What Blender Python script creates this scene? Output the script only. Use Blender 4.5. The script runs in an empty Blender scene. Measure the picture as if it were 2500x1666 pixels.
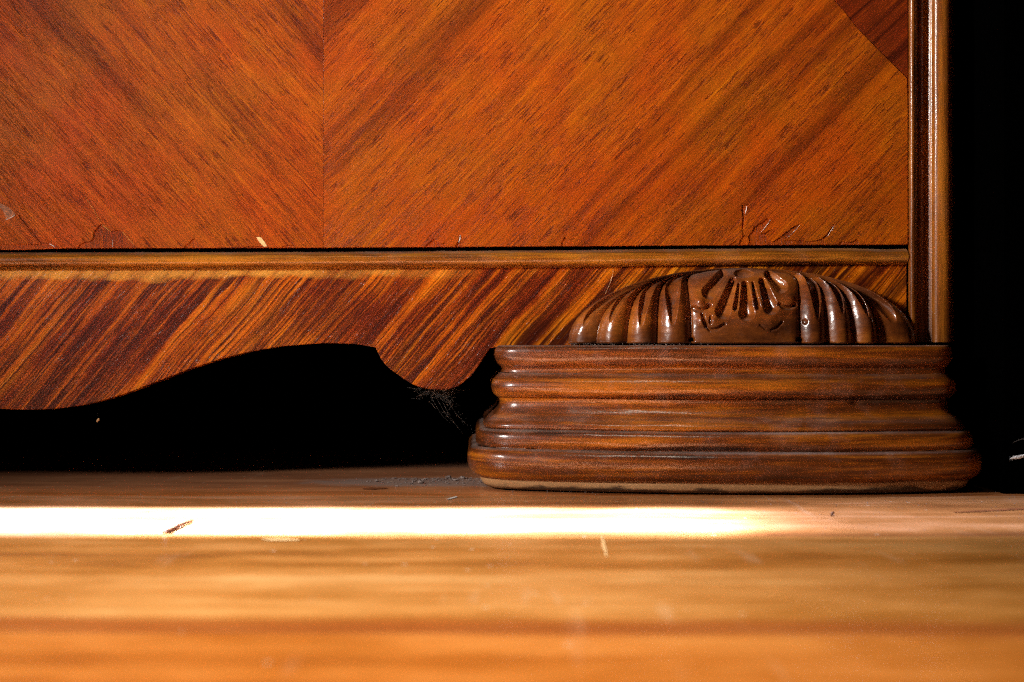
import bpy, bmesh, math, random
import numpy as np
from mathutils import Vector, noise

sc = bpy.context.scene
rnd = random.Random(7)

# ------------------------------------------------------------------ camera, light, exposure
H = 0.1114          # camera height: level with the top of the foot
FPX = 3472.2        # 50 mm lens on a 36 mm frame, in photograph pixels (2500 wide)
cam = bpy.data.objects.new("camera", bpy.data.cameras.new("camera"))
sc.collection.objects.link(cam)
cam.location = (0, -1.10, H)
cam.rotation_euler = (math.radians(90), 0, 0)
cam.data.lens = 50
cam.data.sensor_width = 36
cam.data.clip_start = 0.02
cam.data.clip_end = 50
cam.data.dof.use_dof = True
cam.data.dof.focus_distance = 1.065
cam.data.dof.aperture_fstop = 6.3
sc.camera = cam

w = bpy.data.worlds.new("World")
sc.world = w
w.use_nodes = True
w.node_tree.nodes["Background"].inputs[0].default_value = (0.8, 0.85, 1.0, 1)
w.node_tree.nodes["Background"].inputs[1].default_value = 0.0

sc.view_settings.view_transform = 'Standard'
sc.view_settings.look = 'None'
sc.view_settings.exposure = 0
sc.view_settings.gamma = 1
sc.cycles.use_denoising = False      # the grain of the samples stands in for the photograph's own grain
sc.cycles.filter_width = 1.2
sc.cycles.max_bounces = 8
sc.cycles.sample_clamp_indirect = 3


def area(name, loc, target, sx, sy, power, color, spread=180, roll=None):
    l = bpy.data.lights.new(name, 'AREA')
    l.shape = 'RECTANGLE'
    l.size = sx
    l.size_y = sy
    l.energy = power
    l.color = color
    l.spread = math.radians(spread)
    o = bpy.data.objects.new(name, l)
    sc.collection.objects.link(o)
    o.location = loc
    d = (Vector(target) - Vector(loc)).normalized()
    if roll is None:
        o.rotation_euler = d.to_track_quat('-Z', 'Y').to_euler()
    else:                                   # roll: world direction of the lamp's local X
        z = -d
        x = Vector(roll)
        x = (x - z * x.dot(z)).normalized()
        y = z.cross(x)
        from mathutils import Matrix
        o.rotation_euler = Matrix((x, y, z)).transposed().to_euler()
    return o


# low window to the left of the cabinet, a little cool
area("left_light", (-0.95, -0.76, 0.52), (-0.05, -0.05, 0.08), 0.10, 0.14, 0.85, (1.0, 0.95, 0.92), 46)
# second lamp, added unseen to light the door and glint on the corner post
area("left_light", (-1.35, -0.90, 0.80), (0.08, 0, 0.48), 0.20, 0.5, 2.3, (1.0, 0.92, 0.82), 26)
# unseen lamp added high above to brighten only the floor in front
area("floor_fill", (-0.15, -0.80, 1.5), (-0.10, -0.62, 0), 0.45, 0.35, 3.6, (1.0, 0.95, 0.78), 40)


# beams that come through a narrow gap and draw the bright strip on the floor
def strip_beam(name, x0, x1, y0, y1, power_density, spread=2.2, color=(0.68, 0.78, 1.0)):
    dist = 1.1
    el = math.radians(50)
    d = Vector((math.cos(el), 0, -math.sin(el)))
    c = Vector(((x0 + x1) / 2, (y0 + y1) / 2, 0))
    sx = (x1 - x0) * math.sin(el)
    sy = y1 - y0
    return area(name, c - d * dist, c, sx, sy, power_density * sx * sy, color, spread, roll=(1, 0, 0))


strip_beam("sunbeam", -1.30, 0.120, -0.250, -0.160, 84)
strip_beam("sunbeam", -0.24, 0.125, -0.282, -0.225, 90)
strip_beam("sunbeam", -0.40, 0.150, -0.281, -0.158, 34)
strip_beam("sunbeam", -1.30, 0.10, -0.42, -0.288, 3.0, 8)  # extra soft beam, added for the glow in front of the strip
strip_beam("sunbeam", -1.30, 0.185, -0.283, -0.152, 14)
strip_beam("sunbeam", -1.30, 0.80, -0.286, -0.148, 5)
strip_beam("sunbeam", 0.16, 0.90, -0.285, -0.085, 5.5, 6)  # extra soft beam, added to brighten the floor at the right


# ------------------------------------------------------------------ measuring helpers
def X(px, d=1.10):
    return (px - 1250) * d / FPX


def Z(py, d=1.10):
    return H - (py - 833) * d / FPX


def link(o, parent=None):
    sc.collection.objects.link(o)
    if parent is not None:
        o.parent = parent
    return o


def mesh_obj(name, verts, faces, mat, parent=None, smooth=False):
    me = bpy.data.meshes.new(name)
    me.from_pydata([tuple(v) for v in verts], [], [tuple(f) for f in faces])
    me.update()
    if mat:
        me.materials.append(mat)
    if smooth:
        me.polygons.foreach_set("use_smooth", [True] * len(me.polygons))
    return link(bpy.data.objects.new(name, me), parent)


def recalc(o):
    bm = bmesh.new()
    bm.from_mesh(o.data)
    bmesh.ops.recalc_face_normals(bm, faces=bm.faces)
    bm.to_mesh(o.data)
    bm.free()


def grid_obj(name, G, mat, parent=None, smooth=True, flip=False):
    """G: array (n, m, 3)"""
    n, m = G.shape[:2]
    idx = np.arange(n * m).reshape(n, m)
    a = idx[:-1, :-1].ravel(); b = idx[1:, :-1].ravel(); c = idx[1:, 1:].ravel(); d = idx[:-1, 1:].ravel()
    F = np.stack([a, d, c, b] if flip else [a, b, c, d], 1)
    return mesh_obj(name, G.reshape(-1, 3).tolist(), F.tolist(), mat, parent, smooth)


def box(name, x0, x1, y0, y1, z0, z1, mat, parent=None, bevel=0.0):
    v = [(x, y, z) for z in (z0, z1) for y in (y0, y1) for x in (x0, x1)]
    f = [(0, 2, 3, 1), (4, 5, 7, 6), (0, 1, 5, 4), (2, 6, 7, 3), (0, 4, 6, 2), (1, 3, 7, 5)]
    o = mesh_obj(name, v, f, mat, parent)
    if bevel:
        bv = o.modifiers.new("bevel", 'BEVEL')
        bv.width = bevel
        bv.segments = 2
    return o


def slab(name, outline, y_front, thick, mat, parent=None, bevel=0.0):
    """outline [(x, z)] in the vertical plane, extruded back from y_front"""
    n = len(outline)
    v = [(x, y_front, z) for x, z in outline] + [(x, y_front + thick, z) for x, z in outline]
    f = [tuple(range(n)), tuple(range(2 * n - 1, n - 1, -1))]
    f += [(i, i + n, (i + 1) % n + n, (i + 1) % n) for i in range(n)]
    o = mesh_obj(name, v, f, mat, parent)
    recalc(o)
    if bevel:
        bv = o.modifiers.new("bevel", 'BEVEL')
        bv.width = bevel
        bv.segments = 2
        bv.limit_method = 'ANGLE'
        bv.angle_limit = math.radians(50)
    return o


def catmull(pts, k=6):
    P = [np.array(p, float) for p in pts]
    P = [2 * P[0] - P[1]] + P + [2 * P[-1] - P[-2]]
    out = []
    for i in range(1, len(P) - 2):
        for j in range(k):
            t = j / k
            a, b, c, d = P[i - 1], P[i], P[i + 1], P[i + 2]
            out.append(0.5 * ((2 * b) + (c - a) * t + (2 * a - 5 * b + 4 * c - d) * t * t + (3 * b - a - 3 * c + d) * t ** 3))
    out.append(P[-2])
    return out


def tube_geo(pts, r, seg=6, taper=True):
    V, F = [], []
    pts = [Vector(p) for p in pts]
    n = len(pts)
    for i, p in enumerate(pts):
        t = (pts[min(i + 1, n - 1)] - pts[max(i - 1, 0)]).normalized()
        a = t.cross(Vector((0.13, 0.31, 0.94))).normalized()
        b = t.cross(a)
        rr = r(i / (n - 1)) if callable(r) else r * (1 if not taper else (0.35 + 0.65 * math.sin(math.pi * (0.08 + 0.84 * i / (n - 1)))))
        for k in range(seg):
            an = 2 * math.pi * k / seg
            V.append(p + a * math.cos(an) * rr + b * math.sin(an) * rr)
    for i in range(n - 1):
        for k in range(seg):
            k2 = (k + 1) % seg
            F.append((i * seg + k, i * seg + k2, (i + 1) * seg + k2, (i + 1) * seg + k))
    F.append(tuple(range(seg))[::-1])
    F.append(tuple((n - 1) * seg + k for k in range(seg)))
    return V, F


def empty(name, loc=(0, 0, 0)):
    o = bpy.data.objects.new(name, None)
    o.location = loc
    return link(o)


def tag(o, label=None, cat=None, group=None, kind=None):
    for k, v in (("label", label), ("category", cat), ("group", group), ("kind", kind)):
        if v:
            o[k] = v
    return o


# ------------------------------------------------------------------ materials
class M:
    def __init__(self, name, rough=0.4, coat=0.0, coat_rough=0.2, spec=0.5):
        self.m = bpy.data.materials.new(name)
        self.m.use_nodes = True
        self.t = self.m.node_tree
        self.b = self.t.nodes["Principled BSDF"]
        self.b.inputs["Roughness"].default_value = rough
        self.b.inputs["Coat Weight"].default_value = coat
        self.b.inputs["Coat Roughness"].default_value = coat_rough
        self.b.inputs["Specular IOR Level"].default_value = spec
        self.co = self.n('ShaderNodeTexCoord').outputs['Object']

    def n(self, typ, **kw):
        x = self.t.nodes.new(typ)
        for k, v in kw.items():
            setattr(x, k, v)
        return x

    def l(self, a, b):
        self.t.links.new(a, b)

    def setin(self, node, i, v):
        if hasattr(v, 'is_output') or isinstance(v, bpy.types.NodeSocket):
            self.l(v, node.inputs[i])
        elif v is not None:
            node.inputs[i].default_value = v

    def math(self, op, a, b=None, c=None, clamp=False):
        x = self.n('ShaderNodeMath', operation=op, use_clamp=clamp)
        self.setin(x, 0, a); self.setin(x, 1, b)
        if c is not None:
            self.setin(x, 2, c)
        return x.outputs[0]

    def dot(self, v, d):
        x = self.n('ShaderNodeVectorMath', operation='DOT_PRODUCT')
        self.setin(x, 0, v)
        x.inputs[1].default_value = d
        return x.outputs['Value']

    def comb(self, a, b, c=0.0):
        x = self.n('ShaderNodeCombineXYZ')
        self.setin(x, 0, a); self.setin(x, 1, b); self.setin(x, 2, c)
        return x.outputs[0]

    def noise(self, v, scale=1.0, detail=4.0, rough=0.55, dist=0.0):
        x = self.n('ShaderNodeTexNoise')
        self.l(v, x.inputs['Vector'])
        x.inputs['Scale'].default_value = scale
        x.inputs['Detail'].default_value = detail
        x.inputs['Roughness'].default_value = rough
        x.inputs['Distortion'].default_value = dist
        return x.outputs[0]

    def ramp(self, f, stops, interp='LINEAR'):
        x = self.n('ShaderNodeValToRGB')
        x.color_ramp.interpolation = interp
        e = x.color_ramp.elements
        while len(e) < len(stops):
            e.new(0.5)
        for i, (p, c) in enumerate(stops):
            e[i].position = p
            e[i].color = (*c, 1) if len(c) == 3 else (c[0], c[0], c[0], 1)
        self.l(f, x.inputs[0])
        return x.outputs[0]

    def rng(self, f, a, b, c=0.0, d=1.0, smooth=False):
        x = self.n('ShaderNodeMapRange', interpolation_type='SMOOTHSTEP' if smooth else 'LINEAR')
        for i, v in enumerate((f, a, b, c, d)):
            self.setin(x, i, v)
        return x.outputs[0]

    def mix(self, f, a, b, mode='MIX'):
        x = self.n('ShaderNodeMix', data_type='RGBA', blend_type=mode)
        self.setin(x, 0, f)
        for i, v in ((6, a), (7, b)):
            if isinstance(v, tuple):
                x.inputs[i].default_value = (*v, 1)
            else:
                self.l(v, x.inputs[i])
        return x.outputs[2]

    def bump(self, h, strength, dist):
        x = self.n('ShaderNodeBump')
        x.inputs['Strength'].default_value = strength
        x.inputs['Distance'].default_value = dist
        self.l(h, x.inputs['Height'])
        return x

    def color(self, c):
        self.l(c, self.b.inputs['Base Color'])

    def norm(self, b, coat=True):
        self.l(b.outputs[0], self.b.inputs['Normal'])
        if coat:
            self.l(b.outputs[0], self.b.inputs['Coat Normal'])

    def grain(self, ang):
        """coordinates along (u) and across (v) a grain that runs at ang degrees in the XZ plane"""
        a = math.radians(ang)
        u = self.dot(self.co, (math.cos(a), 0, math.sin(a)))
        v = self.dot(self.co, (-math.sin(a), 0, math.cos(a)))
        return u, v


def veneer_material(name, ang, seed, dark=(0.09, 0.013, 0.001), mid=(0.25, 0.052, 0.001), light=(0.40, 0.104, 0.001), bands=1.0, bf=26):
    m = M(name, rough=0.48, coat=0.04, coat_rough=0.18, spec=0.12)
    u, v = m.grain(ang)
    wob = m.noise(m.comb(m.math('MULTIPLY', u, 4), m.math('MULTIPLY', v, 5), seed), 1, 2)
    v = m.math('ADD', v, m.math('MULTIPLY', wob, 0.010))
    def nz(su, sv, det=3, k=0.0, rough=0.55):
        return m.noise(m.comb(m.math('MULTIPLY', u, su), m.math('MULTIPLY', v, sv), seed + k), 1, det, rough)
    broad = nz(1.6, bf, 3, 1)
    mid_ = nz(7, 190, 3, 2)
    fine = nz(22, 700, 3, 3, 0.7)
    mott = m.noise(m.comb(m.math('MULTIPLY', u, 45), m.math('MULTIPLY', v, 110), seed + 9), 1, 5, 0.65)
    t = m.math('ADD', m.math('MULTIPLY', mid_, 0.34), m.math('MULTIPLY', fine, 0.54))
    t = m.math('ADD', t, m.math('MULTIPLY', mott, 0.24))
    t = m.rng(t, 0.38, 0.76, 0, 1)
    col = m.ramp(t, [(0.0, dark), (0.28, tuple(0.35 * a + 0.65 * b for a, b in zip(dark, mid))), (0.55, mid), (1.0, light)])
    # a few broad soft brown bands
    bd = m.rng(broad, 0.52, 0.64, 0, 0.75 * bands, smooth=True)
    col = m.mix(bd, col, m.mix(1.0, col, (0.38, 0.34, 0.5), 'MULTIPLY'))
    hue = m.noise(m.co, 11, 4, 0.6)
    col = m.mix(m.rng(hue, 0.40, 0.62), m.mix(1.0, col, (1.05, 1.16, 1.0), 'MULTIPLY'), m.mix(1.0, col, (1.12, 0.86, 0.8), 'MULTIPLY'))
    # long hair-fine dark lines
    hl = nz(20, 520, 2, 30, 0.6)
    hm = nz(9, 45, 3, 33)
    hair = m.math('MULTIPLY', m.math('SUBTRACT', 1.0, m.rng(m.math('ABSOLUTE', m.math('SUBTRACT', hl, 0.5)), 0.0, 0.045), clamp=True), m.rng(hm, 0.38, 0.56), clamp=True)
    col = m.mix(m.math('MULTIPLY', hair, 0.72), col, (0.075, 0.009, 0.001))
    # pores: short dark dashes that gather in clumps
    p = nz(48, 820, 2, 4, 0.6)
    clump = m.noise(m.comb(m.math('MULTIPLY', u, 45), m.math('MULTIPLY', v, 85), seed + 20), 1, 4, 0.6)
    thr = m.rng(clump, 0.40, 0.66, 0.70, 0.50)
    pore = m.math('MULTIPLY', m.math('SUBTRACT', p, thr), 16, clamp=True)
    col = m.mix(m.math('MULTIPLY', pore, 0.75), col, (0.060, 0.008, 0.001))
    m.color(col)
    h = m.math('SUBTRACT', m.math('MULTIPLY', fine, 0.6), m.math('ADD', pore, hair))
    m.norm(m.bump(h, 0.5, 0.0003))
    return m.m


def apron_material():
    m = M("apron_rosewood", rough=0.40, coat=0.10, coat_rough=0.14, spec=0.14)
    u, v = m.grain(49)
    wob = m.noise(m.comb(m.math('MULTIPLY', u, 16), m.math('MULTIPLY', v, 12), 3.3), 1, 4, 0.5)
    v = m.math('ADD', v, m.math('MULTIPLY', wob, 0.0085))
    def nz(su, sv, det=3, k=0.0, rough=0.55):
        return m.noise(m.comb(m.math('MULTIPLY', u, su), m.math('MULTIPLY', v, sv), k), 1, det, rough)
    broad = nz(3.0, 85, 2, 1)
    mid_ = nz(5.0, 260, 3, 2)
    fine = nz(16, 800, 3, 3, 0.7)
    mott = m.noise(m.comb(m.math('MULTIPLY', u, 110), m.math('MULTIPLY', v, 150), 4), 1, 5, 0.7)
    patch = m.noise(m.comb(m.math('MULTIPLY', u, 14), m.math('MULTIPLY', v, 26), 44), 1, 3)
    t = m.math('ADD', m.math('MULTIPLY', broad, 0.72), m.math('MULTIPLY', mid_, 0.36))
    t = m.math('ADD', t, m.math('MULTIPLY', fine, 0.26))
    t = m.math('ADD', t, m.math('MULTIPLY', mott, 0.22))
    t = m.math('ADD', t, m.math('MULTIPLY', patch, 0.56))
    t = m.rng(t, 0.80, 1.34, 0, 1)
    col = m.ramp(t, [(0.0, (0.035, 0.003, 0.0005)), (0.26, (0.12, 0.016, 0.001)), (0.42, (0.28, 0.055, 0.001)),
                     (0.60, (0.46, 0.110, 0.002)), (1.0, (0.68, 0.225, 0.008))])
    # thin dark growth lines
    for (su, sv, k, c, wd, amt) in ((2.0, 70, 12, 0.47, 0.034, 0.95), (2.4, 110, 15, 0.53, 0.044, 0.90), (3.0, 190, 18, 0.50, 0.060, 0.8), (5.0, 330, 27, 0.50, 0.085, 0.6)):
        ln = nz(su, sv, 2, k, 0.4)
        line = m.math('SUBTRACT', 1.0, m.rng(m.math('ABSOLUTE', m.math('SUBTRACT', ln, c)), wd * 0.3, wd), clamp=True)
        lm = m.rng(nz(8, 30, 2, k + 2), 0.36, 0.52)
        col = m.mix(m.math('MULTIPLY', m.math('MULTIPLY', line, lm), amt, clamp=True), col, (0.035, 0.004, 0.001))
    # polish rubbed through along the top edge
    zc = m.dot(m.co, (0, 0, 1))
    xc = m.dot(m.co, (1, 0, 0))
    wear_n = m.noise(m.comb(m.math('MULTIPLY', xc, 28), m.math('MULTIPLY', zc, 60), 5), 1, 4)
    zz = m.math('ADD', zc, m.math('MULTIPLY', m.math('SUBTRACT', wear_n, 0.5), 0.016))
    worn = m.math('MULTIPLY', m.rng(zz, Z(685), Z(672)), m.rng(xc, -0.02, -0.16), clamp=True)
    col = m.mix(m.math('MULTIPLY', worn, 0.8), col, m.mix(t, (0.12, 0.02, 0.002), (0.85, 0.42, 0.06)))
    m.color(col)
    p = nz(60, 700, 1, 6)
    clump = nz(30, 90, 3, 8)
    thr = m.rng(clump, 0.40, 0.66, 0.70, 0.54)
    pore = m.math('MULTIPLY', m.math('SUBTRACT', p, thr), 16, clamp=True)
    h = m.math('ADD', m.math('MULTIPLY', fine, 0.8), pore)
    m.norm(m.bump(h, 0.7, 0.0004))
    return m.m


def moulding_material(name, seed=0.0, axis='x', dusty=0.5, light=(0.38, 0.112, 0.006), mid=(0.115, 0.028, 0.004), dark=(0.028, 0.008, 0.003), base_strip=False, glow=0.0, coat=0.45, su=4, sv=95):
    m = M(name, rough=0.45, coat=coat, coat_rough=0.24, spec=0.2)
    x = m.dot(m.co, (1, 0, 0)); y = m.dot(m.co, (0, 1, 0)); z = m.dot(m.co, (0, 0, 1))
    if axis == 'x':
        u, v = x, z
    else:
        u, v = z, x
    def nz(a, b, det=4, k=0.0, rough=0.6):
        return m.noise(m.comb(m.math('MULTIPLY', u, a), m.math('MULTIPLY', v, b), m.math('ADD', m.math('MULTIPLY', y, 10), seed + k)), 1, det, rough, 0.3)
    a = nz(su, sv, 4, 0)
    b = nz(su * 5, sv * 4.5, 3, 4)
    c = m.noise(m.comb(m.math('MULTIPLY', u, 9), m.math('MULTIPLY', v, 38), m.math('ADD', m.math('MULTIPLY', y, 9), seed + 2)), 1, 4, 0.6)
    t = m.math('ADD', m.math('ADD', m.math('MULTIPLY', a, 0.8), m.math('MULTIPLY', b, 0.3)), m.math('MULTIPLY', c, 0.60))
    t = m.rng(t, 0.68, 1.06, 0, 1)
    col = m.ramp(t, [(0.0, dark), (0.45, mid), (0.70, tuple((p + q) / 2 for p, q in zip(mid, light))), (1.0, light)])
    # fine dark pores along the grain
    p = nz(70, 1200, 1, 7)
    pore = m.math('MULTIPLY', m.math('SUBTRACT', p, 0.60), 10, clamp=True)
    col = m.mix(m.math('MULTIPLY', pore, 0.45), col, dark)
    # dust: lies on faces that look up and gathers in patches
    nrm = m.n('ShaderNodeNewGeometry').outputs['Normal']
    up = m.dot(nrm, (0, 0, 1))
    patch = m.noise(m.co, 34, 5, 0.65)
    speck = m.noise(m.co, 1500, 1, 0.5)
    du = m.math('ADD', m.math('MULTIPLY', m.rng(up, 0.72, 0.99, 0.0, 1.2), m.rng(patch, 0.30, 0.62, 0.25, 1.0)), m.rng(patch, 0.52, 0.75, 0.0, 0.32))
    du = m.math('MULTIPLY', m.math('MULTIPLY', du, dusty), m.rng(speck, 0.35, 0.65, 0.5, 1.3), clamp=True)
    col = m.mix(du, col, (0.26, 0.19, 0.16))
    if base_strip:
        # bare wood at the very foot, its edge uneven, dark stain creeping up in places
        e = m.math('ADD', z, m.math('MULTIPLY', m.math('SUBTRACT', m.noise(m.comb(m.math('MULTIPLY', x, 22), 0.0, 2.0), 1, 4), 0.5), 0.0045))
        bare = m.rng(e, 0.0098, 0.0086)
        stain = m.rng(m.math('ADD', z, m.math('MULTIPLY', m.noise(m.comb(m.math('MULTIPLY', x, 30), m.math('MULTIPLY', z, 90), 7), 1, 5), 0.018)), 0.0118, 0.0140)
        barec = m.mix(stain, (0.10, 0.065, 0.04), (0.50, 0.30, 0.14))
        bcol = m.mix(m.rng(c, 0.35, 0.7), barec, m.mix(1.0, barec, (0.7, 0.62, 0.55), 'MULTIPLY'))
        col = m.mix(bare, col, bcol)
        m.l(m.rng(bare, 0, 1, coat, 0.02), m.b.inputs['Coat Weight'])
    m.color(col)
    rr = m.rng(du, 0, 0.5, 0.36, 0.62)
    m.l(rr, m.b.inputs['Roughness'])
    m.l(m.rng(du, 0, 0.5, 0.15, 0.34), m.b.inputs['Coat Roughness'])
    hh = m.math('ADD', m.math('MULTIPLY', m.noise(m.co, 620, 2), 0.6), m.math('MULTIPLY', b, 0.8))
    m.norm(m.bump(hh, 0.30, 0.0004))
    return m.m


def floor_material():
    m = M("floor_board_wood", rough=0.34, coat=0.30, coat_rough=0.20)
    oi = m.n('ShaderNodeObjectInfo')
    x = m.dot(m.co, (1, 0, 0)); y = m.dot(m.co, (0, 1, 0))
    r = m.math('MULTIPLY', oi.outputs['Random'], 37)
    wob = m.noise(m.comb(m.math('MULTIPLY', x, 3), m.math('MULTIPLY', y, 6), r), 1, 3)
    y2 = m.math('ADD', y, m.math('MULTIPLY', wob, 0.035))
    def nz(a, b, det=4, k=0.0, rough=0.6):
        return m.noise(m.comb(m.math('MULTIPLY', x, a), m.math('MULTIPLY', y2, b), m.math('ADD', r, k)), 1, det, rough)
    a = nz(1.1, 16, 5)
    b = nz(7, 170, 4, 3)
    c = m.noise(m.comb(m.math('MULTIPLY', x, 11), m.math('MULTIPLY', y, 22), r), 1, 5, 0.65)
    t = m.math('ADD', m.math('ADD', m.math('MULTIPLY', a, 0.9), m.math('MULTIPLY', b, 0.32)), m.math('MULTIPLY', c, 0.50))
    t = m.rng(t, 0.62, 1.10)
    col = m.ramp(t, [(0.0, (0.22, 0.075, 0.018)), (0.35, (0.40, 0.155, 0.034)), (0.65, (0.55, 0.25, 0.085)), (1.0, (0.66, 0.37, 0.17))])
    col = m.mix(1.0, col, oi.outputs['Color'], 'MULTIPLY')
    hb = m.math('ADD', m.math('ADD', y, m.math('MULTIPLY', x, 0.03)), m.math('MULTIPLY', m.noise(m.comb(m.math('MULTIPLY', x, 4), 0.0, 5.0), 1, 3), 0.03))
    hb2 = m.math('SUBTRACT', 1.0, m.rng(m.math('ABSOLUTE', m.math('ADD', hb, 0.532)), 0.006, 0.024, smooth=True))
    col = m.mix(m.math('MULTIPLY', hb2, 0.75), col, (0.26, 0.060, 0.010))
    fib = nz(45, 900, 2, 6)
    col = m.mix(m.rng(fib, 0.55, 0.75, 0, 0.35), col, (0.16, 0.05, 0.012))
    # dust film, thick beside and below the foot
    film_n = m.noise(m.co, 60, 5, 0.7)
    speck = m.noise(m.co, 1400, 1)
    dx = m.math('DIVIDE', m.math('SUBTRACT', x, X(1080, 1.09)), 0.13)
    dy = m.math('DIVIDE', m.math('SUBTRACT', y, 0.025), 0.042)
    rr = m.math('SQRT', m.math('ADD', m.math('MULTIPLY', dx, dx), m.math('MULTIPLY', dy, dy)))
    rr = m.math('ADD', rr, m.math('MULTIPLY', m.math('SUBTRACT', film_n, 0.5), 0.9))
    film = m.rng(rr, 1.25, 0.55, 0, 0.85, smooth=True)
    film2 = m.math('MULTIPLY', m.rng(m.math('ADD', y, m.math('MULTIPLY', film_n, 0.05)), -0.075, 0.04, 0, 0.3, smooth=True), m.rng(speck, 0.3, 0.7, 0.5, 1.2))
    dusty = m.math('MAXIMUM', m.math('MULTIPLY', film, m.rng(speck, 0.3, 0.7, 0.7, 1.15)), film2, clamp=True)
    col = m.mix(dusty, col, (0.25, 0.19, 0.165))
    # pale specks of grit and worn spots
    vo = m.n('ShaderNodeTexVoronoi')
    m.l(m.co, vo.inputs['Vector'])
    vo.inputs['Scale'].default_value = 95
    sp = m.math('MULTIPLY', m.rng(vo.outputs['Distance'], 0.16, 0.08), m.rng(m.dot(vo.outputs['Color'], (1, 0, 0)), 0.86, 0.9))
    col = m.mix(m.math('MULTIPLY', sp, 0.7), col, (0.75, 0.55, 0.38))
    refl_n = m.noise(m.comb(m.math('MULTIPLY', x, 60), m.math('MULTIPLY', y, 5), 11), 1, 3)  # pale streaks along depth: faint reflections put into the floor colour
    refl_m = m.noise(m.co, 7, 2)
    refl = m.math('MULTIPLY', m.rng(refl_n, 0.60, 0.74), m.rng(refl_m, 0.5, 0.62), clamp=True)
    col = m.mix(m.math('MULTIPLY', refl, 0.30), col, (0.70, 0.48, 0.32))
    m.color(col)
    m.l(m.math('ADD', m.rng(c, 0.3, 0.7, 0.26, 0.42), m.math('MULTIPLY', dusty, 0.3)), m.b.inputs['Roughness'])
    m.l(m.rng(dusty, 0, 0.6, 0.30, 0.0), m.b.inputs['Coat Weight'])
    hh = m.math('ADD', m.math('MULTIPLY', m.noise(m.comb(m.math('MULTIPLY', x, 12), m.math('MULTIPLY', y, 40), 1), 1, 3), 1.0), m.math('MULTIPLY', fib, 0.15))
    m.norm(m.bump(hh, 0.25, 0.0006))
    return m.m


def plain(name, col, rough=0.6, spec=0.3, var=0.3, scale=300, coat=0):
    m = M(name, rough=rough, spec=spec, coat=coat)
    n = m.noise(m.co, scale, 4, 0.6)
    m.color(m.mix(m.rng(n, 0.35, 0.65), tuple(c * (1 - var) for c in col), tuple(min(1, c * (1 + var)) for c in col)))
    m.norm(m.bump(n, 0.3, 0.0003))
    return m.m


MAT = {
    'leaf_left': veneer_material("veneer_left", -48, 2.0),
    'leaf_right': veneer_material("veneer_right", 46, 14.0, dark=(0.10, 0.019, 0.001)),
    'inlay': veneer_material("veneer_inlay", 42, 31.0, dark=(0.03, 0.004, 0.001), mid=(0.10, 0.013, 0.001), light=(0.24, 0.042, 0.001), bands=1.3, bf=150),
    'core': veneer_material("door_core_wood", 90, 50.0, dark=(0.08, 0.012, 0.001), mid=(0.22, 0.042, 0.001), light=(0.32, 0.075, 0.001)),
    'apron': apron_material(),
    'rail': moulding_material("rail_wood", 3.0, dusty=0.35, light=(0.42, 0.155, 0.010), mid=(0.19, 0.060, 0.005), dark=(0.06, 0.018, 0.003), sv=170, su=7),
    'post': moulding_material("post_wood", 8.0, axis='z', dusty=0.25, coat=0.20, light=(0.30, 0.100, 0.010), mid=(0.13, 0.036, 0.004), dark=(0.04, 0.010, 0.002), sv=150),
    'foot': moulding_material("foot_wood", 12.0, dusty=0.55, base_strip=True),
    'shell': moulding_material("shell_wood", 21.0, dusty=0.30, light=(0.30, 0.086, 0.010), mid=(0.15, 0.038, 0.006), dark=(0.06, 0.015, 0.004), su=14, sv=35, coat=0.55),
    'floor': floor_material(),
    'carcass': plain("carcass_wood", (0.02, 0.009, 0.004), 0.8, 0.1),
    'black': plain("shade_black", (0.0002, 0.0002, 0.0002), 0.95, 0.0),  # near-black base colour in place of the deep shade around the cabinet
    'pale': plain("bare_wood", (0.75, 0.50, 0.22), 0.7),
    'worn_floor': plain("worn_floor_wood", (0.68, 0.42, 0.19), 0.7),
    'chip': plain("glossy_torn_patch", (0.24, 0.09, 0.035), 0.25, 0.6, 0.5, 500, 0.4),
    'torn': plain("torn_veneer", (0.55, 0.26, 0.05), 0.6),
    'dust': plain("grey_dust", (0.22, 0.17, 0.15), 0.9, 0.1, 0.5, 900),
    'lint': plain("grey_lint", (0.55, 0.52, 0.50), 0.9, 0.1, 0.2, 1500),
    'web': plain("cobweb_fibre", (0.10, 0.085, 0.075), 0.9, 0.1, 0.3, 900),
    'splinter': plain("dark_splinter", (0.09, 0.03, 0.010), 0.6),
    'dark_gouge': plain("gouge_wood", (0.16, 0.045, 0.010), 0.7),
    'hair': plain("pale_hair", (0.62, 0.36, 0.16), 0.4, 0.5),
}

# ------------------------------------------------------------------ floor of long boards
floor = tag(empty("floor"), kind='structure')
seams = [-1.45, -1.13, -0.86, -0.553, -0.2905, -0.077, 0.15, 0.40, 0.62]
tints = [(1, 0.85, 0.7), (1.0, 0.80, 0.6), (0.90, 0.68, 0.38), (0.96, 0.92, 0.76), (1.0, 0.96, 1.25), (1.0, 0.75, 0.60), (0.55, 0.42, 0.35), (0.6, 0.5, 0.4)]
for i in range(len(seams) - 1):
    g_ = 0.0012 if i in (2, 3) else 0.0002
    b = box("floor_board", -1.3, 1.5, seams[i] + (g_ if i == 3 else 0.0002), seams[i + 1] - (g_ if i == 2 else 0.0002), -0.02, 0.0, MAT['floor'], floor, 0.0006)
    b.color = (*tints[i], 1)
box("subfloor", -1.3, 1.5, -1.45, 0.62, -0.03, -0.0205, MAT['carcass'], floor)
boards = [o for o in floor.children if o.name.startswith("floor_board")]


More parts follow.
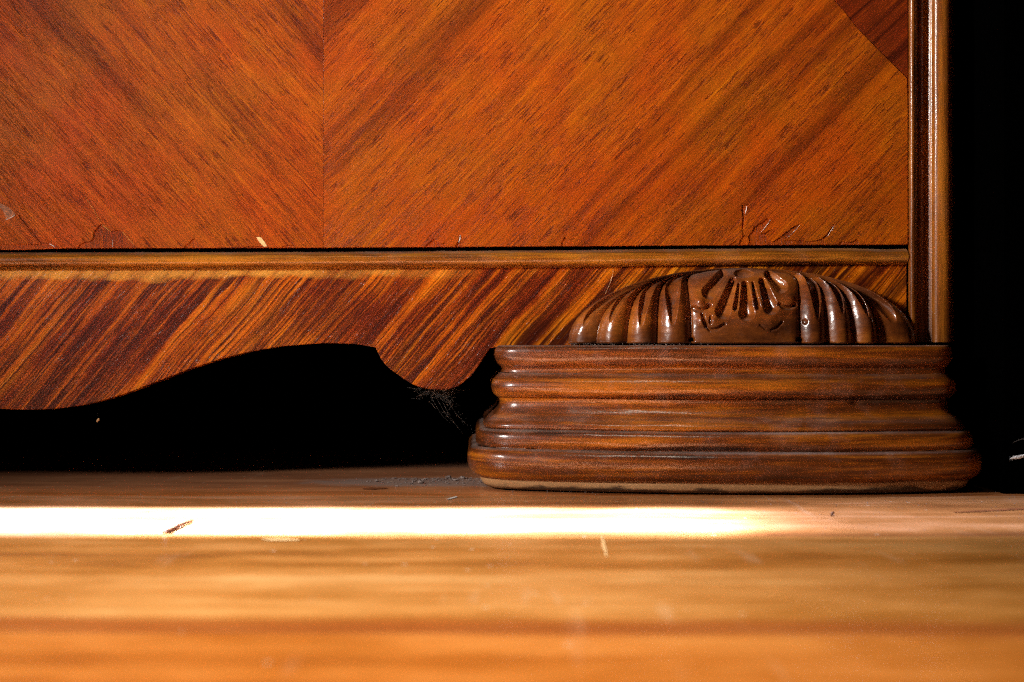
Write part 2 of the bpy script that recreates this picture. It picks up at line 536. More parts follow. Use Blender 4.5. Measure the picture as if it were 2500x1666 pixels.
def flat_mark(name, pts, width, mat, parent, z=0.0004, th=0.0003):
    """a thin ragged sliver lying on the floor along a polyline given in (x, y)"""
    n = len(pts)
    V, F = [], []
    for i, (x, y) in enumerate(pts):
        x0, y0 = pts[max(i - 1, 0)]
        x1, y1 = pts[min(i + 1, n - 1)]
        l = math.hypot(x1 - x0, y1 - y0)
        nx, ny = -(y1 - y0) / l, (x1 - x0) / l
        wd = width * (0.25 + math.sin(math.pi * (0.1 + 0.8 * i / (n - 1)))) * rnd.uniform(0.6, 1.1) / 2
        V += [(x + nx * wd, y + ny * wd, z), (x, y, z + th), (x - nx * wd, y - ny * wd, z)]
    for i in range(n - 1):
        a = i * 3
        F += [(a, a + 1, a + 4, a + 3), (a + 1, a + 2, a + 5, a + 4)]
    return mesh_obj(name, V, F, mat, parent, True)


def fl(px, py):
    d = H * FPX / (py - 833)
    return ((px - 1250) * d / FPX, d - 1.10)


def polyline(a, b, n=9, jit=0.0):
    return [(a[0] + (b[0] - a[0]) * i / (n - 1) + rnd.uniform(-jit, jit), a[1] + (b[1] - a[1]) * i / (n - 1) + rnd.uniform(-jit, jit)) for i in range(n)]


flat_mark("scratch", polyline(fl(1470, 1313), fl(1482, 1362), 9, 0.0003), 0.0018, MAT['worn_floor'], boards[3])
flat_mark("scratch", polyline(fl(640, 1318), fl(732, 1320), 9, 0.0003), 0.008, MAT['worn_floor'], boards[3])
flat_mark("scratch", polyline(fl(1092, 1221), fl(1114, 1214), 7, 0.0003), 0.003, MAT['lint'], boards[4])
flat_mark("gouge", polyline(fl(2330, 1252), fl(2540, 1241), 13, 0.001), 0.008, MAT['dark_gouge'], boards[4])
flat_mark("gouge", polyline(fl(885, 1195), fl(945, 1193), 9, 0.0003), 0.012, MAT['dark_gouge'], boards[5])
sp = MAT['splinter']
p0, p1 = fl(405, 1304), fl(470, 1275)
V, F = tube_geo([(p0[0] + (p1[0] - p0[0]) * t, p0[1] + (p1[1] - p0[1]) * t, 0.0009 + 0.0006 * math.sin(t * 3)) for t in np.linspace(0, 1, 12)],
                lambda t: 0.0008 * (1 - t) ** 0.4 + 0.00055 + (0.0012 if t < 0.08 else 0))
tag(mesh_obj("wood_splinter", V, F, sp, None, True), "thin brown splinter lying in the bright strip of light on the floor", "splinter")
V, F = tube_geo([(X(2029, 0.905), -0.195, 0.0), (X(2032, 0.905), -0.195, 0.0018), (X(2036, 0.905), -0.194, 0.0026)], 0.0011)
tag(mesh_obj("dark_crumb", V, F, sp, None, True), "tiny dark crumb on the sunlit floor in front of the foot", "crumb")

# ------------------------------------------------------------------ cabinet
cab = tag(empty("cabinet"), "polished wooden cabinet with herringbone veneer, carved shell and moulded foot", "cabinet")

# door panel with two book-matched veneers, their lower edge chipped away
door_line = [(0, 612), (60, 611.3), (150, 608), (800, 606), (1400, 602.5), (1800, 600), (2216, 598.5)]


def door_bottom(px):
    xs, ys = zip(*door_line)
    return float(np.interp(px, xs, ys))


JX = 789.5
back_pts = [(-1700, -350), (2217, -350), (2217, 598.5), (1800, 600), (1400, 602.5), (800, 606), (150, 608), (60, 611.3), (-1700, 613)]
panel = slab("door_panel", [(X(a), Z(b)) for a, b in back_pts], -0.0053, 0.018, MAT['core'], cab, 0.0005)
YV = -0.0062


def leaf(name, pts, mat, y=YV, th=0.00085):
    return slab(name, [(X(a, 1.0938), Z(b, 1.0938)) for a, b in pts], y, th, mat, panel, 0.00012)


def bot(px, up=1.5):
    return (px, door_bottom(px) - up)


left_pts = [(-1700, -350), (JX - 0.28, -350), (JX - 0.28, bot(JX)[1]), bot(722), (716, 600), (700, 599), (690, 602), bot(684), bot(655), (640, 601),
            bot(520), bot(498), (492, 599), (484, 592), (474, 583), (466, 587), (462, 594), (455, 597), bot(448),
            bot(336), (329, 598), (326, 595), (312, 583), (298, 566), (290, 562), (280, 563), (272, 565), (266, 561), (256, 554), (247, 547), (240, 552), (233, 561), (228, 568), (227, 582),
            (222, 588), (214, 590), (205, 592), (195, 597), bot(188), bot(142), (137, 603), (132, 599), (126, 596), (120, 593), (114, 594), (104, 592),
            (95, 579), (80, 560), (66, 545), (50, 527), (44, 523), (47, 530), (60, 546), (72, 560), (88, 580), (101, 597), bot(106), bot(20),
            (26, 575), (24, 565), (14, 545), (0, 516), (-12, 500), (-16, 488), (-10, 486), (2, 497), (20, 505), (37, 518), (38, 524), (30, 531), (17, 536), (12, 527), (0, 500), (-30, 478), (-60, 500), (-80, 540), bot(-90), bot(-400)]
left_pts = left_pts[:56] + [bot(-1700)]      # the open sliver at the left is laid on as its own chip below
leaf("veneer_sheet", left_pts, MAT['leaf_left'])

right_pts = [(JX + 0.28, -350), (2030, -350), (2030, -6), (2062, 30), (2091, 67), (2140, 118), (2214, 191), (2216, 260), (2216, bot(2216)[1]),
             bot(2100), (2092, 583), (2086, 589), (2080, 590), (2072, 592), (2060, 590), (2050, 591), bot(2046),
             bot(2014), (2012, 588), (2022, 572), (2036, 550), (2040, 540), (2030, 555), (2018, 573), (2006, 583), (1990, 588), (1972, 590), (1955, 586), (1945, 588), (1930, 587),
             (1916, 587), (1922, 578), (1934, 566), (1952, 548), (1940, 552), (1928, 560), (1916, 570), (1900, 582), (1886, 590),
             (1878, 586), (1868, 576), (1870, 573), (1886, 561), (1878, 562), (1864, 570), (1855, 571), (1862, 560), (1874, 545), (1879, 536), (1872, 533), (1864, 540), (1852, 547), (1841, 555), (1836, 565), (1826, 577), (1829, 590), (1827, 597), bot(1825),
             bot(1823), (1822, 585), (1818, 575), (1815, 577), (1813, 560), (1816, 550), (1817, 548), (1818, 536), (1823, 520), (1826, 500), (1811, 501), (1810, 515), (1813, 530), (1811, 545), (1811, 560), (1812, 578), (1806, 588), bot(1803),
             bot(1793), (1796, 590), (1801, 584), (1790, 592), bot(1780),
             bot(1402), (1399, 593), (1388, 586), (1379, 578), (1372, 588), bot(1368),
             bot(1128), (1125, 590), (1122, 575), (1119, 588), bot(1110),
             bot(1090), (1085, 595), (1075, 596), (1066, 588), (1058, 583), (1052, 589), (1042, 597), bot(1036), bot(895), (884, 603), (870, 601), bot(862), bot(JX + 0.28)]
leaf("veneer_sheet", right_pts, MAT['leaf_right'])
leaf("inlay_patch", [(2031.5, -350), (2216, -350), (2216, 189.5), (2141, 116.5), (2092, 65.5), (2063, 28.5), (2031.5, -7)], MAT['inlay'])
# curled, splintered slivers along the damage
for (pts, mt, wd) in (
        ([(14, 537), (26, 532), (37, 525)], 'lint', 0.0005),
        ([(249, 549), (258, 556), (270, 566)], 'torn', 0.0005), ([(208, 482), (226, 508), (247, 546)], 'torn', 0.0003),
        ([(299, 566), (312, 581), (327, 598)], 'torn', 0.0004), ([(1824, 503), (1822, 512), (1820, 521)], 'lint', 0.0006),
        ([(1881, 537), (1873, 549), (1858, 568)], 'lint', 0.0004), ([(2037, 552), (2026, 568), (2018, 580)], 'lint', 0.0003),
        ([(1124, 574), (1123, 584), (1120, 592)], 'lint', 0.0007), ([(275, 586), (275, 598), (274, 604)], 'lint', 0.0003),
        ([(134, 604), (129, 600), (120, 595)], 'lint', 0.0005), ([(1953, 550), (1938, 566), (1922, 582)], 'lint', 0.00025)):
    cp = catmull(pts, 4)
    V, F = tube_geo([(X(a, 1.0935), YV - 0.0002 + rnd.uniform(-1, 1) * 0.0001, Z(b, 1.0935)) for a, b in cp], wd * 0.55, 5)
    mesh_obj("splinter", V, F, MAT[mt], panel)
slab("torn_chip", [(X(a, 1.0937), Z(b, 1.0937)) for a, b in ((-8, 488), (0, 496), (8, 500), (20, 506), (30, 514), (38, 524), (34, 529), (24, 533), (15, 537), (12, 526), (6, 514), (-2, 505), (-10, 500))], YV - 0.0002, 0.0003, MAT['chip'], panel, 0.0001)
# pale bruise where the polish is knocked off
slab("bare_chip", [(X(a, 1.0937), Z(b, 1.0937)) for a, b in ((626, 580), (634, 579), (639, 582), (645, 590), (652, 601), (645, 603), (638, 597), (631, 588))], YV - 0.0003, 0.0004, MAT['pale'], panel)

# narrow rail below the door: a slightly sagging half-round moulding
rail_top = [(-400, 616), (0, 615), (800, 614), (1100, 611.5), (1400, 609.2), (1700, 606), (2000, 604.6), (2060, 604.2), (2110, 606), (2170, 607.5), (2220, 606)]
rail_bot = [(-400, 660), (0, 658.5), (800, 656.4), (1400, 653.2), (1700, 648.5), (2220, 646.2)]
prof = [(0.0, 0.020), (0.0, 0.004), (0.0, 0.0005), (0.04, -0.0022), (0.10, -0.0044), (0.2, -0.0066), (0.34, -0.0082), (0.5, -0.0088), (0.66, -0.0084), (0.8, -0.0068), (0.92, -0.0042), (1.0, -0.0006), (1.0, 0.004), (1.0, 0.020)]
G = []
for px in np.concatenate([[-1700, -1000], np.arange(-400, 2219, 6.0)]):
    t0 = np.interp(px, *zip(*rail_top)); t1 = np.interp(px, *zip(*rail_bot))
    row = []
    for k, (f, y) in enumerate(prof):
        nz_ = noise.noise(Vector((px * 0.02, k * 1.7, 3))) * 0.00018
        e = noise.noise(Vector((px * 0.09, 9, 3))) * 0.9 if f == 1.0 else (noise.noise(Vector((px * 0.03, 2, 5))) * 0.7 if f == 0 else 0)
        row.append((X(px, 1.094), y + nz_, Z(t0 + (t1 - t0) * f + e, 1.094)))
    G.append(row)
rail = grid_obj("rail_moulding", np.array(G), MAT['rail'], cab, True)
recalc(rail)

# apron with its scalloped lower edge and hanging lobe
low = catmull([(-1700, 985), (-1000, 985), (-420, 985), (-300, 985), (-150, 992), (0, 999), (76, 1001), (153, 997), (230, 984), (306, 961), (383, 932), (459, 903), (536, 878), (612, 859), (689, 846), (765, 840), (800, 838.5), (870, 841), (917, 849)], 5)
low += catmull([(918, 850), (922, 860), (940, 890), (975, 918), (1010, 940), (1050, 950.5), (1101, 950), (1133, 932), (1161, 904), (1186, 865), (1196, 851)], 5)
low += [(1208, 849), (1240, 848), (2214, 846)]
nlow = []
for i, (a, b) in enumerate(low):
    j = noise.noise(Vector((a * 0.05, b * 0.05, 0))) * 1.0
    nlow.append((a, b + j))
top = [(2214, 644), (1400, 652), (800, 655), (-420, 657), (-1700, 657)]
apron = slab("apron", [(X(a), Z(b)) for a, b in nlow + top], 0.0, 0.020, MAT['apron'], cab, 0.0006)

# corner post: body plus two beads
def sweep_z(name, plan, z0, z1, mat, parent, n=40, amp=0.00015, cap=True):
    zs = np.linspace(z0, z1, n)
    G = np.array([[(x + noise.noise(Vector((z * 30, k * 0.35, 1))) * amp, y + noise.noise(Vector((z * 22, k * 0.35, 7))) * amp, z) for k, (x, y) in enumerate(plan)] for z in zs])
    o = grid_obj(name, G, mat, parent, True)
    recalc(o)
    return o


zt, zb = Z(-350), Z(835.5)
def PX(px, y): return ((px - 1250) * (1.10 + y) / FPX, y)
body = [PX(2219, 0.020), PX(2219, 0.0), PX(2232, 0.0), PX(2243, -0.0028), PX(2250, -0.0012), PX(2258, -0.0005), PX(2266, -0.0012), PX(2272, -0.0030), PX(2278, -0.0042),
        PX(2296, -0.0040), PX(2320, -0.0030), (X(2334), 0.004), (X(2336), 0.02), (X(2337), 0.40)]
post = sweep_z("corner_post", body, zb, zt, MAT['post'], cab)


def bead(pxa, pxb, yb, depth, name="bead"):
    n = 14
    pts = []
    for i in range(n + 1):
        t = math.pi * i / n
        f = (1 - math.cos(t)) / 2
        y = yb - depth * math.sin(t) ** 0.75
        pts.append(PX(pxa + (pxb - pxa) * f, y))
    return sweep_z(name, pts, zb - 0.0001, zt, MAT['post'], post, 60, 0.00022)


bead(2217.2, 2241, -0.0012, 0.0085)
bead(2275, 2326, -0.0032, 0.0080)

# carcass behind (what one would see past the apron)
box("bottom_board", -1.0, X(2330), 0.021, 0.42, Z(700), Z(655), MAT['carcass'], cab)
box("door_rebate", -0.50, X(2217), 0.021, 0.030, Z(654.8), Z(560), MAT['carcass'], cab)
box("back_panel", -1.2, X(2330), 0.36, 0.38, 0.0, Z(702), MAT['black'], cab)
box("side_panel", X(-1702), X(-1640), 0.021, 0.355, 0.0, Z(702), MAT['carcass'], cab)  # left end, added out of view to block light from under the cabinet
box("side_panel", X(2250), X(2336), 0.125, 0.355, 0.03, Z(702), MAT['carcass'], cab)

# ---- moulded foot
S = 1.06 / FPX
crease_runs = [
    [(1222, 843.6), (1214, 846.5), (1209, 855), (1208, 866), (1210, 878), (1216, 889), (1224, 896.5), (1227, 903), (1225, 911.5)],
    [(1225, 911.5), (1215, 919), (1205, 929), (1200, 941), (1200, 951), (1203.5, 961), (1211, 969), (1219, 973)],
    [(1219, 973), (1221.5, 984), (1219, 996), (1211, 1008), (1199, 1019), (1188, 1028), (1181.5, 1035), (1180, 1042), (1183.5, 1047.5)],
    [(1183.5, 1047.5), (1171, 1051.5), (1163, 1060), (1160, 1072), (1161, 1083), (1166, 1092.5)],
    [(1166, 1092.5), (1151, 1096.5), (1142, 1107), (1139.5, 1122), (1141, 1139), (1148, 1154), (1160, 1164), (1170, 1167.5)],
    [(1170, 1167.5), (1173, 1176), (1179, 1186), (1190, 1193), (1204, 1194.5)],
]
pp = [(-60 * S, Z(843.4, 1.06)), (-6 * S, Z(843.4, 1.06))]
for r_ in crease_runs:
    for (a, b) in catmull(r_, 5):
        pp.append(((1222 - a) * S, max(0.0012, Z(b, 1.06))))
pp += [((1222 - 1215) * S, 0.0012), (-8 * S, 0.0012), (-9 * S, 0.0001)]
# footprint of the innermost line: straight sides, gently bowed front, rounded corners
_fit = np.polyfit([-0.0085, 0.03, 0.075, 0.134, 0.208, 0.27, 0.3275], [-0.0300, -0.0415, -0.0540, -0.0608, -0.0630, -0.0590, -0.0450], 4)
def bow(x): return float(np.polyval(_fit, x))
xl, xr = -0.0085, 0.3255
plan = []
for y in np.linspace(0.12, bow(xl) + 0.012, 14):
    plan.append((xl - (y - bow(xl)) * 0.022, y))
c0 = plan[-1]; c1 = (xl, bow(xl)); c2 = (xl + 0.013, bow(xl + 0.013))
for t in np.linspace(0, 1, 14)[1:]:
    plan.append(tuple((1 - t) ** 2 * p + 2 * t * (1 - t) * q + t * t * r for p, q, r in zip(c0, c1, c2)))
for x in np.linspace(xl + 0.013, xr - 0.014, 150)[1:]:
    plan.append((x, bow(x)))
c0 = plan[-1]; c1 = (xr, bow(xr)); c2 = (xr, bow(xr) + 0.014)
for t in np.linspace(0, 1, 16)[1:]:
    plan.append(tuple((1 - t) ** 2 * p + 2 * t * (1 - t) * q + t * t * r for p, q, r in zip(c0, c1, c2)))
for y in np.linspace(bow(xr) + 0.014, 0.12, 10)[1:]:
    plan.append((xr, y))
plan = np.array(plan)
tan = np.gradient(plan, axis=0)
tan /= np.linalg.norm(tan, axis=1, keepdims=True)
nor = np.stack([tan[:, 1], -tan[:, 0]], 1)
if nor[80][1] > 0:
    nor = -nor
G = np.zeros((len(plan), len(pp), 3))
for i, (p, n_) in enumerate(zip(plan, nor)):
    for j, (o_, z_) in enumerate(pp):
        a = noise.noise(Vector((p[0] * 22, p[1] * 22, j * 0.11))) * 0.0005 + noise.noise(Vector((p[0] * 140, p[1] * 140, j * 0.35))) * 0.00012
        if z_ < 0.0013:
            a = 0
        dz = noise.noise(Vector((p[0] * 9, 5, j * 0.05))) * 0.0006 if 0.004 < z_ < 0.1 else 0
        dent = 0
        for (dx_, dz_, rad, dep) in ((X(2082, 1.045), Z(981, 1.045), 0.0042, 0.0022), (X(1965, 1.04), Z(905, 1.04), 0.003, 0.0007), (X(1580, 1.035), Z(1082, 1.035), 0.004, 0.0005)):
            q = ((p[0] - dx_) ** 2 + (z_ - dz_) ** 2) / rad ** 2
            if q < 4:
                dent -= dep * math.exp(-2.5 * q)
        o2 = o_ + a + dent
        G[i, j] = (p[0] + n_[0] * o2, p[1] + n_[1] * o2, z_ + dz)
foot = grid_obj("foot", G, MAT['foot'], cab, True)
recalc(foot)
# flat top of the foot, inside the moulding's inner line
ring = [tuple(G[i, 1] + np.array((0, 0, -0.0002))) for i in range(len(plan))]
top_cap = mesh_obj("foot_top", ring, [tuple(range(len(ring)))], MAT['foot'], foot)

# ---- carved shell on top of the foot
cx, aL, aR, bD, cZ = 0.1767, 0.1330, 0.1360, 0.0375, 0.0570
z0 = 0.1094
NU, NV = 560, 210


def phi_of_px(px):
    lo, hi = 0.0, math.pi
    for _ in range(50):
        m_ = (lo + hi) / 2
        c = math.cos(m_)
        x = cx - (aL if c > 0 else aR) * c
        d = 1.10 - bD * math.sin(m_)
        if 1250 + FPX * x / d < px:
            lo = m_
        else:
            hi = m_
    return (lo + hi) / 2


bounds_px = [1391, 1456, 1531, 1605, 1690, 1956, 2024, 2089, 2152, 2243]
bph = [phi_of_px(p) for p in bounds_px]
bph[0] = 0.0
bph[-1] = math.pi
bph = np.array(bph)
slit_px = [1418, 1484, 1563, 1642, None, 1999, 2064, 2127, 2192]
slit_end = [800, 793, 802, 798, None, 785, 771, 778, 792]
us = []
for i, px in enumerate(np.linspace(1391.5, 2242.5, NU)):
    us.append(phi_of_px(px))
us[0] = 0.0
us[-1] = math.pi
phi = np.array(us)[:, None]
sv_ = np.linspace(0, 1, NV)
psi_r = np.concatenate([np.linspace(-0.16, 0, 10)[:-1], math.pi / 2 * (1 - (1 - sv_) ** 1.7)])
psi = psi_r[None, :]
PS = np.maximum(psi, 0)
a_ = np.where(np.cos(phi) > 0, aL, aR)
cphi = np.cos(phi)
# ribs stand nearly upright in the middle and lean with the outline at the ends
zn = np.sin(PS)
E_ = np.sqrt(np.clip(1 - zn ** 2, 0, 1))
m_z = np.minimum(np.clip(1 - zn ** 2.2, 1e-6, 1) ** -0.75, 4.0)
Fq = 1 - (1 - np.abs(cphi)) ** m_z
gy = np.clip(1 - zn ** 2.1, 0, 1) ** (1 / 1.8)
xx = cx - a_ * np.sign(cphi) * E_ * Fq
yy = -bD * np.sin(phi) ** 0.85 * gy
zz = z0 + 0.0016 + cZ * zn + 0 * phi
roll = np.clip(-psi / 0.16, 0, 1)
xx = xx + 0 * psi
dd = 1.10 + yy
PXx = 1250 + FPX * xx / dd
PYy = 833 + FPX * (H - zz) / dd
disp = np.zeros_like(xx)
deg = math.degrees
ph = np.broadcast_to(phi, xx.shape)
psb = np.broadcast_to(PS, xx.shape)
fade_top = np.clip(np.cos(psb) / 0.45, 0, 1) ** 0.55
side = np.clip(np.minimum(ph, math.pi - ph) / 0.12, 0, 1)
for k in range(9):
    p0, p1 = bph[k], bph[k + 1]
    inside = (ph >= p0) & (ph <= p1)
    t = np.clip((ph - p0) / (p1 - p0), 0, 1)
    rng_ = p1 - p0
    ex = 0.30 if k == 4 else 0.75
    ridge = np.sin(np.pi * t) ** ex
    D = 0.0080 if k != 4 else 0.0075
    edge = np.ones_like(t)
    if k == 0: edge = np.where(t < 0.5, 0.25, 1)
    if k == 8: edge = np.where(t > 0.5, 0.25, 1)
    disp += np.where(inside, -D * (1 - ridge) * fade_top * edge, 0)
    if slit_px[k]:
        d_s = 1.06
        sp_phi = phi_of_px(slit_px[k] + (0 if k < 4 else 0))
        zend = Z(slit_end[k], 1.075) - z0
        pe = math.asin(min(1, zend / cZ))
        grow = np.clip((psb - pe) / 0.62, 0, 1) ** 0.7
        lean = 0
        hw = rng_ * (0.03 + 0.26 * grow)
        q = np.clip(1 - ((ph - sp_phi - lean * rng_) / hw) ** 2, 0, 1) ** 0.85
        disp += np.where(psb > pe, -0.0058 * q * np.clip((psb - pe) / 0.30, 0, 1) ** 0.7 * np.clip((np.cos(psb) - 0.04) / 0.34, 0, 1) ** 0.7, 0)


def seg_cut(x0, y0, x1, y1, w0, w1, depth, power=0.8, soft=0.5):
    """a gouge from (x0,y0) half-width w0 to (x1,y1) half-width w1, as measured from the front"""
    L2 = (x1 - x0) ** 2 + (y1 - y0) ** 2
    t = np.clip(((PXx - x0) * (x1 - x0) + (PYy - y0) * (y1 - y0)) / L2, 0, 1)
    dx = PXx - (x0 + t * (x1 - x0)); dy = PYy - (y0 + t * (y1 - y0))
    r = np.sqrt(dx * dx + dy * dy)
    wv = w0 + (w1 - w0) * t
    return -depth * np.clip(1 - (r / wv) ** 2, 0, 1) ** power * (psi >= 0)


cuts = []
def cut(*a, **k):
    cuts.append(seg_cut(*a, **k))
# hanging petals (wide hollow gouges)
cut(1764, 668, 1732, 712, 12, 19, 0.0055, 1.0)
cut(1789, 686, 1765, 760, 9, 20, 0.0060, 1.0)
cut(1804, 694, 1797, 752, 3, 8.5, 0.0040, 1.0)
cut(1819, 694, 1823, 764, 9, 21, 0.0062, 1.0)
cut(1838, 690, 1850, 750, 3, 8.5, 0.0040, 1.0)
cut(1861, 686, 1883, 750, 9, 20, 0.0060, 1.0)
cut(1877, 669, 1907, 698, 11, 18, 0.0052, 1.0)
disp += np.minimum.reduce(cuts)
cuts = []
# dished button at the crown
e = ((PXx - 1816) / 24) ** 2 + ((PYy - 668) / 10.5) ** 2
disp += np.where(psi > 0.8, -0.0030 * np.clip(1 - e, 0, 1) ** 0.6, 0)


def poly_cut(pts, w_, depth, power=0.7):
    for (p, q) in zip(pts[:-1], pts[1:]):
        cut(p[0], p[1], q[0], q[1], w_, w_, depth, power)


poly_cut([(1694, 750), (1705, 756), (1720, 757), (1733, 746)], 6.5, 0.0036, 1.0)
poly_cut([(1716, 766), (1719, 782), (1726, 797)], 5.5, 0.0032, 1.0)
poly_cut([(1726, 797), (1734, 806), (1752, 803), (1769, 792)], 4.5, 0.0026, 1.0)
poly_cut([(1904, 742), (1916, 749), (1932, 750), (1944, 742)], 6, 0.0036, 1.0)
poly_cut([(1855, 793), (1867, 803), (1883, 806)], 2.2, 0.0014, 1.0)
poly_cut([(1883, 806), (1898, 800), (1911, 786)], 3.4, 0.0022, 1.0)
poly_cut([(1736, 773), (1735, 788)], 4.2, 0.0018, 1.0)
poly_cut([(1680, 774), (1681, 776)], 6, 0.0024)
poly_cut([(1967, 784), (1968, 786)], 6, 0.0016)
poly_cut([(1687, 841), (1690, 832)], 9, 0.0070)
poly_cut([(1956, 841), (1954, 832)], 9, 0.0070)
disp += np.minimum.reduce(cuts)
# raised bosses beside the petals
for (bx, by, br, bh) in ((1708, 736, 20, 0.0034), (1932, 726, 24, 0.0024), (1712, 782, 15, 0.0018), (1744, 782, 18, 0.0014), (1884, 786, 26, 0.0012)):
    r = ((PXx - bx) ** 2 + (PYy - by) ** 2) / br ** 2
    disp += bh * np.exp(-2 * r)
P = np.stack([xx, yy + 0 * psi, zz + 0 * phi], 2)
# outward direction of the smooth dome
du_ = np.gradient(P, axis=0); dv_ = np.gradient(P, axis=1)
N = np.cross(dv_, du_)
N = N / np.maximum(np.linalg.norm(N, axis=2, keepdims=True), 1e-12)
N = np.where((N[..., 1:2] > 0), -N, N)
N[:, -4:] = (0, -0.5, 0.85)
N = N * (0.45, 1, 0.55) + (0, -0.55, 0)
N /= np.linalg.norm(N, axis=2, keepdims=True)
Nn = np.array([[noise.noise(Vector(P[i, j] * 90)) * 0.0004 + noise.noise(Vector(P[i, j] * 320)) * 0.00012 for j in range(P.shape[1])] for i in range(P.shape[0])])
P = P + N * (disp * side + Nn * side)[..., None]
# bottom edge rolls under
rr_ = 0.0034 * (1 - np.sqrt(np.clip(1 - roll ** 2, 0, 1)))
P[..., 1] += rr_
P[..., 2] -= 0.0016 * roll
P[..., 1] = np.minimum(P[..., 1], 0.0004)
shell = grid_obj("carved_shell", P, MAT['shell'], cab, True)
recalc(shell)
tag(shell, "carved gadrooned half shell with hollow petals")

# ------------------------------------------------------------------ near-black return added to keep the right side dark
tag(box("added_wall", 0.3585, 1.5, -0.064, 0.60, 0.0, 1.2, MAT['black']), kind='structure')
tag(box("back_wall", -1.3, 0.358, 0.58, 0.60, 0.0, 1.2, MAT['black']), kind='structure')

# ------------------------------------------------------------------ dust, lint and small litter
def blob_geo(c, r, squash=0.6):
    V, F = [], []
    rows, cols = 3, 6
    V.append((c[0], c[1], c[2] + r * squash * 1.6))
    for i in range(rows):
        t = math.pi * (i + 1) / (rows + 1)
        for j in range(cols):
            a = 2 * math.pi * j / cols
            k = rnd.uniform(0.65, 1.3)
            V.append((c[0] + r * k * math.sin(t) * math.cos(a) * 1.3, c[1] + r * k * math.sin(t) * math.sin(a), c[2] + r * squash * (1 + math.cos(t)) * k * 0.8))
    V.append((c[0], c[1], c[2]))
    for j in range(cols):
        F.append((0, 1 + j, 1 + (j + 1) % cols))
        for i in range(rows - 1):
            a = 1 + i * cols
            F.append((a + j, a + cols + j, a + cols + (j + 1) % cols, a + (j + 1) % cols))
        a = 1 + (rows - 1) * cols
        F.append((a + j, len(V) - 1, a + (j + 1) % cols))
    return V, F


def merged(name, geos, mat, **kw):
    V, F = [], []
    for v, f in geos:
        o = len(V)
        V += [tuple(p) for p in v]
        F += [tuple(i + o for i in q) for q in f]
    return tag(mesh_obj(name, V, F, mat, None, False), **kw)


geos = []
for _ in range(420):
    px = rnd.gauss(1090, 95)
    py = 1172 + abs(rnd.gauss(0, 9)) - 4
    if px > 1195 or py > 1205:
        continue
    x, y = fl(px, py)
    geos.append(blob_geo((x, y, 0), rnd.choice((0.0002, 0.0003, 0.0003, 0.0005, 0.0008)) * rnd.uniform(0.7, 1.3)))
for px, py, r in ((1028, 1181, 0.0026), (1005, 1183, 0.0014), (920, 1177, 0.0015), (1095, 1169, 0.0020), (1112, 1175, 0.0014), (1130, 1170, 0.0018)):
    x, y = fl(px, py)
    geos.append(blob_geo((x, y, 0), r, 0.8))
for _ in range(500):      # crumbs of dust in front of and under the foot
    px = rnd.uniform(0, 2500)
    py = rnd.uniform(1190, 1300) if rnd.random() < 0.6 else rnd.uniform(1206, 1232)
    x, y = fl(px, py)
    if 1130 < px < 2400 and py < 1207:
        continue
    geos.append(blob_geo((x, y, 0), rnd.uniform(0.00015, 0.0004)))
merged("dust_crumbs", geos, MAT['dust'], kind='stuff', label="grey dust and grit gathered on the floor beside the foot", cat="dust")

geos = []
for _ in range(80):       # fluff along the joint of shell and foot, and beneath the foot
    if rnd.random() < 0.65:
        px = rnd.uniform(1385, 1720)
        x = X(px, 1.075)
        y = bow(min(max(x, xl), xr)) + rnd.uniform(0.001, 0.010)
        z = Z(843.2, 1.06)
    else:
        px = rnd.uniform(1240, 1700)
        x, y = fl(px, 1205)
        z = 0.0
        y += rnd.uniform(0.0, 0.006)
    q = [Vector((x, y, z))]
    for k in range(4):
        q.append(q[-1] + Vector((rnd.uniform(-1, 1) * 0.0011, rnd.uniform(-1, 1) * 0.0007, abs(rnd.gauss(0, 0.0004)))))
    geos.append(tube_geo(q, 0.00010, 4))
merged("dust_fluff", geos, MAT['dust'], kind='stuff', label="fine grey fluff caught between carved shell and foot", cat="fluff")

geos = []
def web(c, spread, n, r=0.00008):
    for _ in range(n):
        q = [Vector((c[0] + rnd.gauss(0, 1) * spread[0], c[1] + rnd.gauss(0, 1) * 0.004, c[2] - abs(rnd.gauss(0, 1)) * spread[1]))]
        for k in range(5):
            q.append(q[-1] + Vector((rnd.gauss(0, 1) * 0.0022, rnd.gauss(0, 1) * 0.001, rnd.gauss(0, 1) * 0.0014)))
        geos.append(tube_geo(q, r, 3))
web((X(1062), 0.012, Z(950)), (0.007, 0.0030), 75, 0.00006)
web((X(1092), 0.014, Z(965)), (0.002, 0.006), 16, 0.00005)
for _ in range(40):       # specks strung down towards the foot
    t = rnd.random()
    px, py = 1095 + 60 * t ** 1.3, 975 + 75 * t
    geos.append(blob_geo((X(px + rnd.gauss(0, 5), 1.11), 0.012, Z(py + rnd.gauss(0, 5), 1.11)), rnd.uniform(0.0001, 0.0003)))
for k in range(4):        # threads
    x0_, z0_ = X(1040 + k * 12), Z(948)
    x1_, z1_ = X(1100 + k * 14, 1.10), Z(1045 + rnd.uniform(-15, 15), 1.10)
    geos.append(tube_geo([(x0_ + (x1_ - x0_) * t, 0.012, z0_ + (z1_ - z0_) * t - 0.004 * math.sin(math.pi * t)) for t in np.linspace(0, 1, 8)], 0.00005, 3))
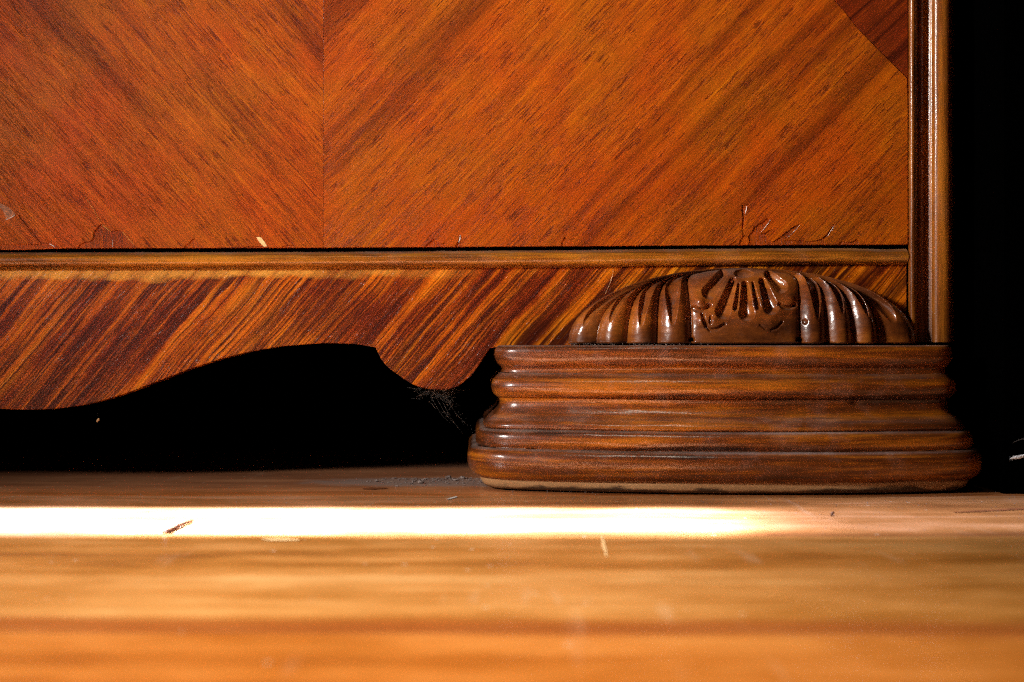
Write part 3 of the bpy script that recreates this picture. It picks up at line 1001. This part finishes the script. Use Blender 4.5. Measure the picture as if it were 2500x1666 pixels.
merged("cobweb", geos, MAT['web'], kind='stuff', label="dusty grey cobweb hanging below the apron's round lobe", cat="cobweb")

# white thread and faint lint on the dark backing, at the right edge
def lint(name, pts, r, label, mat='lint', n=26, y=-0.068, fuzz=1.0):
    cp = catmull(pts, 7)
    base = [Vector((X(a, 1.10 + y), y, Z(b, 1.10 + y))) for a, b in cp]
    gs = [tube_geo(base, lambda t: r * (0.25 + 0.9 * min(1, t * 3)) * (0.8 + 0.4 * abs(math.sin(t * 40))), 7)]
    for _ in range(n):
        p = base[rnd.randrange(len(base))]
        q = [p]
        for k in range(3):
            q.append(q[-1] + Vector((rnd.gauss(0, 1) * 0.0007, 0, rnd.gauss(0, 1) * 0.0006)) * fuzz)
        gs.append(tube_geo(q, 0.00006, 3))
    return merged(name, gs, MAT[mat], label=label, cat="thread")


lint("fluffy_thread", [(2466, 1120), (2475, 1118), (2486, 1116.5), (2496, 1114), (2520, 1108)], 0.00105, "white fluffy thread against the dark at the right edge")
lint("lint_hair", [(2471, 1083), (2484, 1076), (2500, 1072), (2515, 1070)], 0.00012, "faint grey hair just above the fluffy white thread", 'web', 8)
# curled flake in the dark under the apron
cp = catmull([(236.5, 1031), (238, 1028), (240, 1026), (241, 1023.5), (239.5, 1022)], 4)
V, F = tube_geo([(X(a, 1.105), 0.005, Z(b, 1.105)) for a, b in cp], 0.0009)
fk = tag(mesh_obj("wood_flake", V, F, MAT['hair'], None, True), "tiny curled pale flake hanging in the dark under the apron", "flake")
thr = catmull([(240, 1022), (239, 1010), (240, 998), (239, 990)], 4)
V, F = tube_geo([(X(a, 1.105), 0.005, Z(b, 1.105)) for a, b in thr], 0.00003, 3)
mesh_obj("silk_thread", V, F, MAT['web'], fk)
# hair across the apron
cp = catmull([(1497, 657), (1495.5, 672), (1490, 690), (1483, 706), (1478, 717)], 5)
V, F = tube_geo([(X(a, 1.099), -0.0007, Z(b, 1.099)) for a, b in cp], 0.00016, 4)
tag(mesh_obj("stray_hair", V, F, MAT['hair'], None, True), "fine pale hair stuck upright on the apron left of the shell", "hair")
